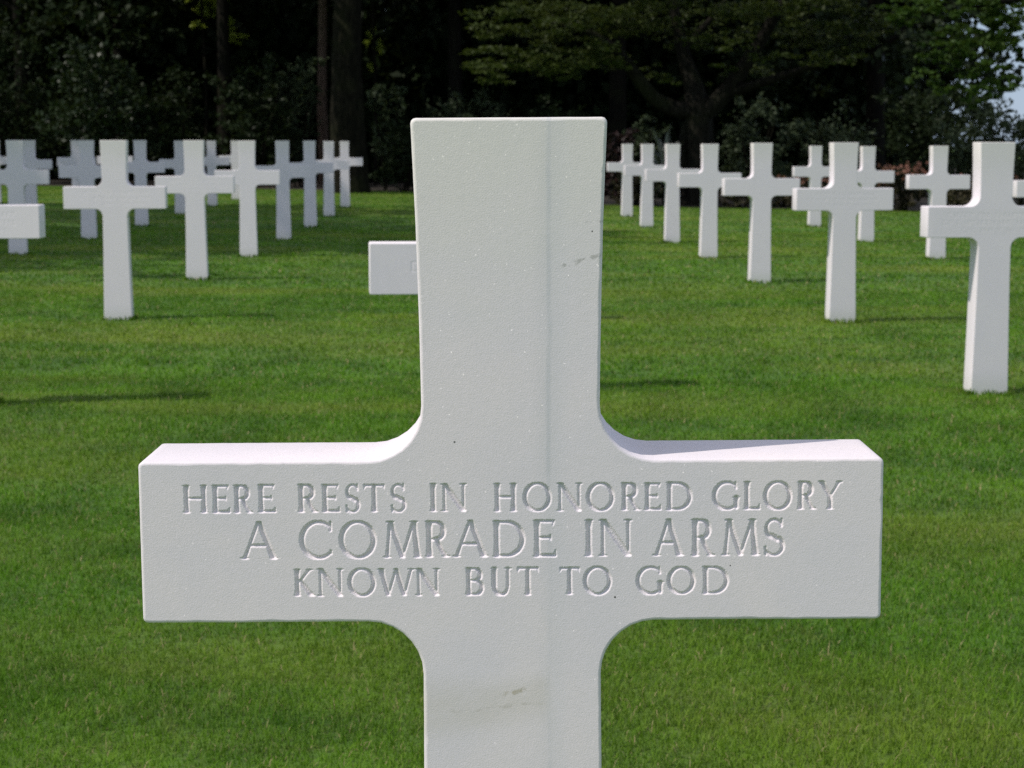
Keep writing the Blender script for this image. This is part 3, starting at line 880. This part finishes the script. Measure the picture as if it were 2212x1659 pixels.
# forked spreading tree on the right
def forked_tree():
    zd = 31.5
    x = X_at(1508, zd)
    r = np.random.default_rng(5)
    k = zd / 4000.0
    def p(px, py, dy, rad): return ((px - 1508) * k, dy, H_at(py, zd) - ground_z(x, zd - 1.4), rad)
    limbs = [
        [p(1512, 455, 0, .30), p(1510, 430, 0, .25), p(1508, 340, 0, .215), p(1505, 260, 0, .22), p(1500, 225, 0, .20), p(1495, 190, .1, .15), p(1470, 110, .3, .11), p(1450, 0, .4, .08), p(1440, -150, .3, .05)],
        [p(1494, 240, 0, .15), p(1450, 238, -.1, .13), p(1405, 215, -.2, .115), p(1370, 170, -.3, .10), p(1330, 120, -.5, .08), p(1270, 80, -.7, .05), p(1180, 60, -.9, .025)],
        [p(1512, 250, 0, .17), p(1560, 205, -.1, .14), p(1600, 145, -.2, .12), p(1640, 80, -.3, .10), p(1690, -20, -.4, .07), p(1740, -120, -.5, .04)],
        [p(1560, 205, -.1, .09), p(1640, 180, -.4, .07), p(1730, 150, -.7, .055), p(1830, 130, -1.0, .02)],
        [p(1480, 445, .1, .11), p(1478, 400, .1, .095), p(1470, 330, .1, .085), p(1478, 280, .05, .08), p(1500, 235, 0, .09)],
        [p(1545, 445, .1, .09), p(1536, 380, .1, .08), p(1530, 300, .1, .08), p(1522, 240, 0, .10)],
        [p(1470, 110, .3, .07), p(1540, 40, .6, .05), p(1600, -40, .8, .03)],
    ]
    crown = []
    # level sprays, lowest ones over the large cross
    for (px, py, w, h, n) in ((1060, 165, 60, 10, 330), (1120, 120, 80, 14, 480), (1190, 150, 85, 16, 520), (1210, 85, 90, 16, 520), (1110, 60, 80, 14, 400), (1270, 120, 80, 18, 480), (1290, 40, 110, 20, 560), (1180, 20, 100, 18, 480), (1380, 70, 110, 20, 480), (1340, 135, 60, 14, 240), (1420, 20, 110, 20, 480), (1500, 100, 70, 18, 260), (1540, 40, 100, 20, 420), (1600, 90, 60, 18, 260), (1640, 30, 100, 20, 420), (1720, 70, 90, 20, 420), (1780, 20, 100, 20, 420), (1790, 120, 80, 18, 340), (1860, 70, 90, 20, 400), (1680, 140, 60, 14, 220), (1560, 165, 40, 10, 120), (1410, 160, 40, 10, 120)):
        for q in range(3):
            c = p(px + r.normal(0, 25), py + r.normal(0, 12), r.uniform(-1.6, 1.2), 0)
            crown.append((c[0], c[1], c[2], w * k * .85, .7, h * k * 1.2, int(n * .8)))
    for _ in range(110):
        c = p(r.uniform(1020, 1980), r.uniform(-560, 0), r.uniform(-3.2, 2.6), 0)
        crown.append((c[0], c[1], c[2], .85, .85, .3, 260))
    tree('spreading_tree', 'spreading tree with forked trunk and level sprays of yellow green leaves', x, zd, limbs, crown, B_GREY, F_YEL, .085, .55, 55)


forked_tree()


def bough_tree():
    zd = 27.5
    x = X_at(2420, zd)
    r = np.random.default_rng(8)
    k = zd / 4000.0
    def p(px, py, dy, rad): return ((px - 2420) * k, dy, H_at(py, zd) - ground_z(x, zd - 1.4), rad)
    limbs = [[p(2420, 470, 0, .26), p(2418, 300, 0, .2), p(2410, 50, 0, .17), p(2400, -300, 0, .1), p(2390, -700, 0, .05)],
             [p(2412, 60, 0, .09), p(2300, 10, -.2, .07), p(2180, 5, -.3, .05), p(2060, 30, -.4, .02)],
             [p(2410, -60, 0, .09), p(2280, -110, .2, .07), p(2120, -100, .3, .05), p(1960, -40, .2, .02)],
             [p(2415, 170, 0, .06), p(2330, 160, -.5, .05), p(2230, 210, -.7, .02)]]
    crown = []
    for (px, py, w, h, n) in ((1960, 60, 60, 18, 330), (2010, 20, 70, 20, 420), (2060, 70, 70, 22, 460), (2090, 120, 60, 22, 520), (2140, 60, 45, 26, 420), (2150, 110, 40, 24, 330), (2125, 150, 44, 20, 330), (2110, 20, 70, 20, 420), (2130, 85, 50, 20, 300), (2060, 150, 40, 14, 220), (2040, 105, 50, 20, 300), (1990, 110, 40, 16, 180), (2150, 40, 40, 16, 130), (2185, 95, 26, 14, 110), (2200, 130, 20, 10, 60), (2190, 20, 46, 20, 420), (2220, 40, 30, 20, 260), (2175, 45, 40, 20, 300), (2165, 60, 40, 18, 220), (1925, 20, 70, 18, 300), (2110, 185, 50, 16, 260), (2130, 212, 40, 14, 220), (2060, 195, 50, 16, 240), (2150, 165, 22, 12, 90), (2020, 165, 50, 16, 220)):
        for q in range(2):
            c = p(px + r.normal(0, 14), py + r.normal(0, 8), r.uniform(-.9, .9), 0)
            crown.append((c[0], c[1], c[2], w * k, .5, h * k, n // 2))
    for _ in range(30):
        c = p(r.uniform(1900, 2800), r.uniform(-480, -40), r.uniform(-2.2, 2.2), 0)
        crown.append((c[0], c[1], c[2], .8, .8, .35, 240))
    tree('drooping_tree', 'bright green drooping boughs of a tree hanging into the upper right corner', x, zd, limbs, crown, B_GREY, F_BRIGHT, .085, .45, 77)


bough_tree()

# trees left of the lawn; their shade lies across the grass and the crosses at left
SHADE = [(-12.9, 16.0, 5.0, 16.0, 5.0, 'broad tree beyond the left border, its shade falling over the grey crosses'),
         (-16.0, 22.0, 5.5, 16.5, 4.8, 'second broad tree beyond the left border, behind the first')]
for k, (x, zd, c0, c1, cr, lb) in enumerate(SHADE):
    r = np.random.default_rng(300 + k)
    limbs = add_limbs(trunk_straight(c1 * .85, .26, .08, r), r, 7, c0, c1 * .75, cr * .8, .09)
    tree('shade_tree', lb, x, zd, limbs, ball_crown(r, 62, cr, c0, c1, 400), B_GREY, F_BRIGHT, .29, .2, 300 + k, 'trees beyond the left border')

# sapling in deep shade; its pale lime colour stands in for sunlight
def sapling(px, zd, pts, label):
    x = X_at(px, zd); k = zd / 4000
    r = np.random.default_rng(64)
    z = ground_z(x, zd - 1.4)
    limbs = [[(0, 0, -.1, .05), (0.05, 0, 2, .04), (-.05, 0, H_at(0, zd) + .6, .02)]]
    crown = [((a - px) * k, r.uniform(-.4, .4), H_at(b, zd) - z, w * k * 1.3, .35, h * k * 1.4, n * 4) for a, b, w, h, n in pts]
    tree('young_tree', label, x, zd, limbs, crown, B_DARK, F_LIME_SUN, .11, .4, 64, cat='young tree')


sapling(450, 46.5, ((455, 20, 22, 16, 130), (490, 12, 14, 20, 60), (445, 62, 14, 8, 40), (520, 90, 20, 9, 60), (500, 55, 14, 12, 40), (425, 5, 16, 10, 40)), 'young leaves painted sunny lime green in the dark wood beside a slim trunk')
sapling(812, 45.5, ((808, 72, 9, 12, 30), (822, 108, 9, 10, 30), (800, 100, 7, 10, 16), (806, 145, 7, 7, 12)), 'small sapling in the same sun-painted lime just right of the thick dark trunk')


def shrub(name, label, px, w, ytop, zd, n, mat, size, group=None, asp=.55, ybot=None, seed=0, n_cl=12, flat=.1, cat='shrub'):
    x = X_at(px, zd); k = zd / 4000; y = zd - 1.4
    r = np.random.default_rng(500 + seed)
    z = ground_z(x, y)
    root = empty(name, (x, y, z))
    tag(root, label, cat, group)
    top = H_at(ytop, zd) - z
    hw = w * k / 2
    cl = []
    for i in range(n_cl):
        t = r.uniform(0, 1)
        s = min(hw, top) * r.uniform(.28, .48)
        rad = (hw - s * .7) * math.sqrt(max(0.05, 1 - (t * .92) ** 2.2))
        a = r.uniform(0, 2 * np.pi)
        cl.append((math.cos(a) * rad * r.uniform(.3, 1), math.sin(a) * min(rad, .9) * r.uniform(.3, 1), s * .5 + t * (top - s * 1.1), s * 1.15, s, s * .85, n // n_cl))
    cl.append((0, 0, top * .45, hw * .75, min(hw, .8) * .7, top * .45, n // 3))
    link('foliage', foliage_mesh('foliage', cl, size, r, flat, .4, asp), mat, root)
    stems = []
    for i in range(4):
        a = r.uniform(0, 2 * np.pi); q = hw * .5
        stems.append([(r.normal(0, .06), r.normal(0, .06), -.1, .03), (math.cos(a) * q * .4, math.sin(a) * .2, top * .35, .022), (math.cos(a) * q, math.sin(a) * .4, top * .75, .008)])
    link('stem', tubes('stem', stems, 6, seed=seed + 1), B_DARK, root)
    return root


UND = 'shrubs under the trees'
SHR = [
    ('dark glossy shrub at the far left corner, behind the left border crosses', 30, 300, 20, 44, 3600, F_DARK, .11),
    ('glossy laurel shrub with grey glints left of the lime leaves', 215, 290, 95, 42.6, 3200, F_LAUREL, .13),
    ('black-green shrub right below the lime leaves', 375, 240, 130, 43.5, 2600, F_DARK, .11),
    ('dark shrub under the slim dark trunk', 560, 240, 110, 42.5, 2600, F_DARK, .11),
    ('grey green shrub between slim trunk and thick dark trunk', 650, 170, 120, 43.5, 1900, F_GREY, .12),
    ('loose light green shrub at the right foot of the thick dark trunk', 835, 120, 150, 40.5, 1000, F_GREY, .10),
    ('low dark green shrub half behind the left edge of the large cross', 880, 150, 255, 39.4, 1500, F_DARK, .09),
    ('dark shrub just above the head of the large cross', 1010, 230, 190, 42, 1900, F_GREY, .10),
    ('black-green shrub between large cross head and forked tree', 1200, 260, 205, 41, 2200, F_DARK, .11),
    ('small copper-red bush beside the right edge of the large cross', 1338, 100, 262, 35, 1200, F_RED, .07),
    ('low green shrub left of the forked trunk', 1410, 150, 232, 36, 1300, F_GREY, .09),
    ('grey green shrub right of the forked trunk', 1625, 190, 190, 34.5, 2300, F_GREY, .09),
    ('rounded grey green shrub in the middle of the right hedge', 1800, 230, 205, 34.8, 2600, F_GREY, .09),
    ('dark shrub between grey green ones and the right border', 1985, 260, 165, 37.5, 3600, F_DARK, .10),
    ('dark tall shrub at right under the drooping boughs', 2085, 190, 185, 39.5, 2600, F_DARK, .10),
    ('round green shrub against the sky at the right border', 2160, 360, 214, 32.5, 5600, F_GREY, .09),
    ('low leafy plant between the forked trunk and the pink flowers', 1690, 130, 352, 31, 900, F_GREY, .07),
    ('low dark hedge bush behind the smallest right row cross', 1375, 190, 372, 31.4, 1200, F_BROWN, .06),
]
for k, (lb, px, w, yt, zd, n, m, s) in enumerate(SHR):
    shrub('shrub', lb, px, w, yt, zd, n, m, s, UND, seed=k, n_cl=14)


def silver_plant(px, zd):
    x = X_at(px, zd); y = zd - 1.4; z = ground_z(x, y)
    r = np.random.default_rng(4)
    root = empty('silver_plant', (x, y, z)); tag(root, 'spiky silver grey plant left of the forked trunk', 'plant')
    V, F, A = [], [], []
    for i in range(70):
        a = r.uniform(0, 2 * np.pi); e = r.uniform(.2, 1.4); L = r.uniform(.35, .8)
        b = np.array((0, 0, r.uniform(.3, .9)))
        d = np.array((math.cos(a) * math.cos(e), math.sin(a) * math.cos(e), math.sin(e)))
        s = np.cross(d, (0, 0, 1.0)); s /= np.linalg.norm(s) + 1e-6
        i0 = len(V)
        m = b + d * L * .55; t = b + d * L + np.array((0, 0, -.1 * L))
        V += [b - s * .012, b + s * .012, m + s * .02, m - s * .02, t]
        F.append((i0, i0 + 1, i0 + 2, i0 + 3)); A += [r.random()] * 5
        F.append((i0 + 3, i0 + 2, i0 + 4, i0 + 4))
    Q = np.array([f for f in F if f[2] != f[3]]); T = np.array([f[:3] for f in F if f[2] == f[3]])
    link('foliage', np_mesh('foliage', np.array(V), [Q, T], A), F_SILV, root)
    link('stem', tubes('stem', [[(0, 0, -.1, .03), (0, 0, .5, .025), (0.02, 0, .95, .012)]], 7), B_DARK, root)


silver_plant(1432, 31.6)

# the flower bed along the wood edge at right
FL = [(1735, 150, 380, 30.3, 'pink flowering low bush left of the second right-hand row cross'),
      (1845, 150, 374, 30.0, 'pink flowering low bush behind the second right-hand row cross'),
      (1945, 130, 356, 29.6, 'tallest pink flowering bush, between two crosses at right'),
      (2070, 170, 376, 29.4, 'brownish low bush with few flowers behind the cross by the right border'),
      (2190, 170, 372, 29.2, 'brownish low bush at the right border'),
      (1600, 180, 392, 30.6, 'brownish low bush at the foot of the forked tree')]
for k, (px, w, yt, zd, lb) in enumerate(FL):
    root = shrub('flower_bush', lb, px, w, yt, zd, 1300, F_BROWN, .055, 'low bushes of the flower bed', seed=60 + k, cat='flowering bush')
    r = np.random.default_rng(700 + k)
    kk = zd / 4000; top = H_at(yt, zd) - ground_z(root.location.x, zd - 1.4)
    n = (34, 40, 60, 10, 12, 5)[k]
    P = np.stack([r.uniform(-.45, .45, n) * w * kk, r.uniform(-.5, .1, n), top * r.uniform(.72, 1.04, n)], 1)
    P = np.repeat(P, 6, 0) + r.normal(0, .014, (n * 6, 3))
    V, Q, A = leaf_quads(P, .05, r, 0, .9)
    link('blossom', np_mesh('blossom', V, [Q], A), F_PETAL, root)

# deep wood closing the view
def deep_wood():
    r = np.random.default_rng(12)
    cl = []
    for i in range(420):
        x = r.uniform(-30, 11.5)
        y = r.uniform(48, 60)
        z = r.uniform(0, 1) ** .8 * (11 if x < 7 else 6)
        cl.append((x, y, z, 2.0, 1.3, 1.4, 420))
    for i in range(170):
        cl.append((r.uniform(-17, 9.5), r.uniform(47.5, 50), r.uniform(.2, 4.6), 1.5, 1.0, 1.1, 420))
    me = foliage_mesh('woods', cl, .36, r, .1, .4, .6, .3)
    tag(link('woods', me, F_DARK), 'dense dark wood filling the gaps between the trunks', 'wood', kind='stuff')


deep_wood()
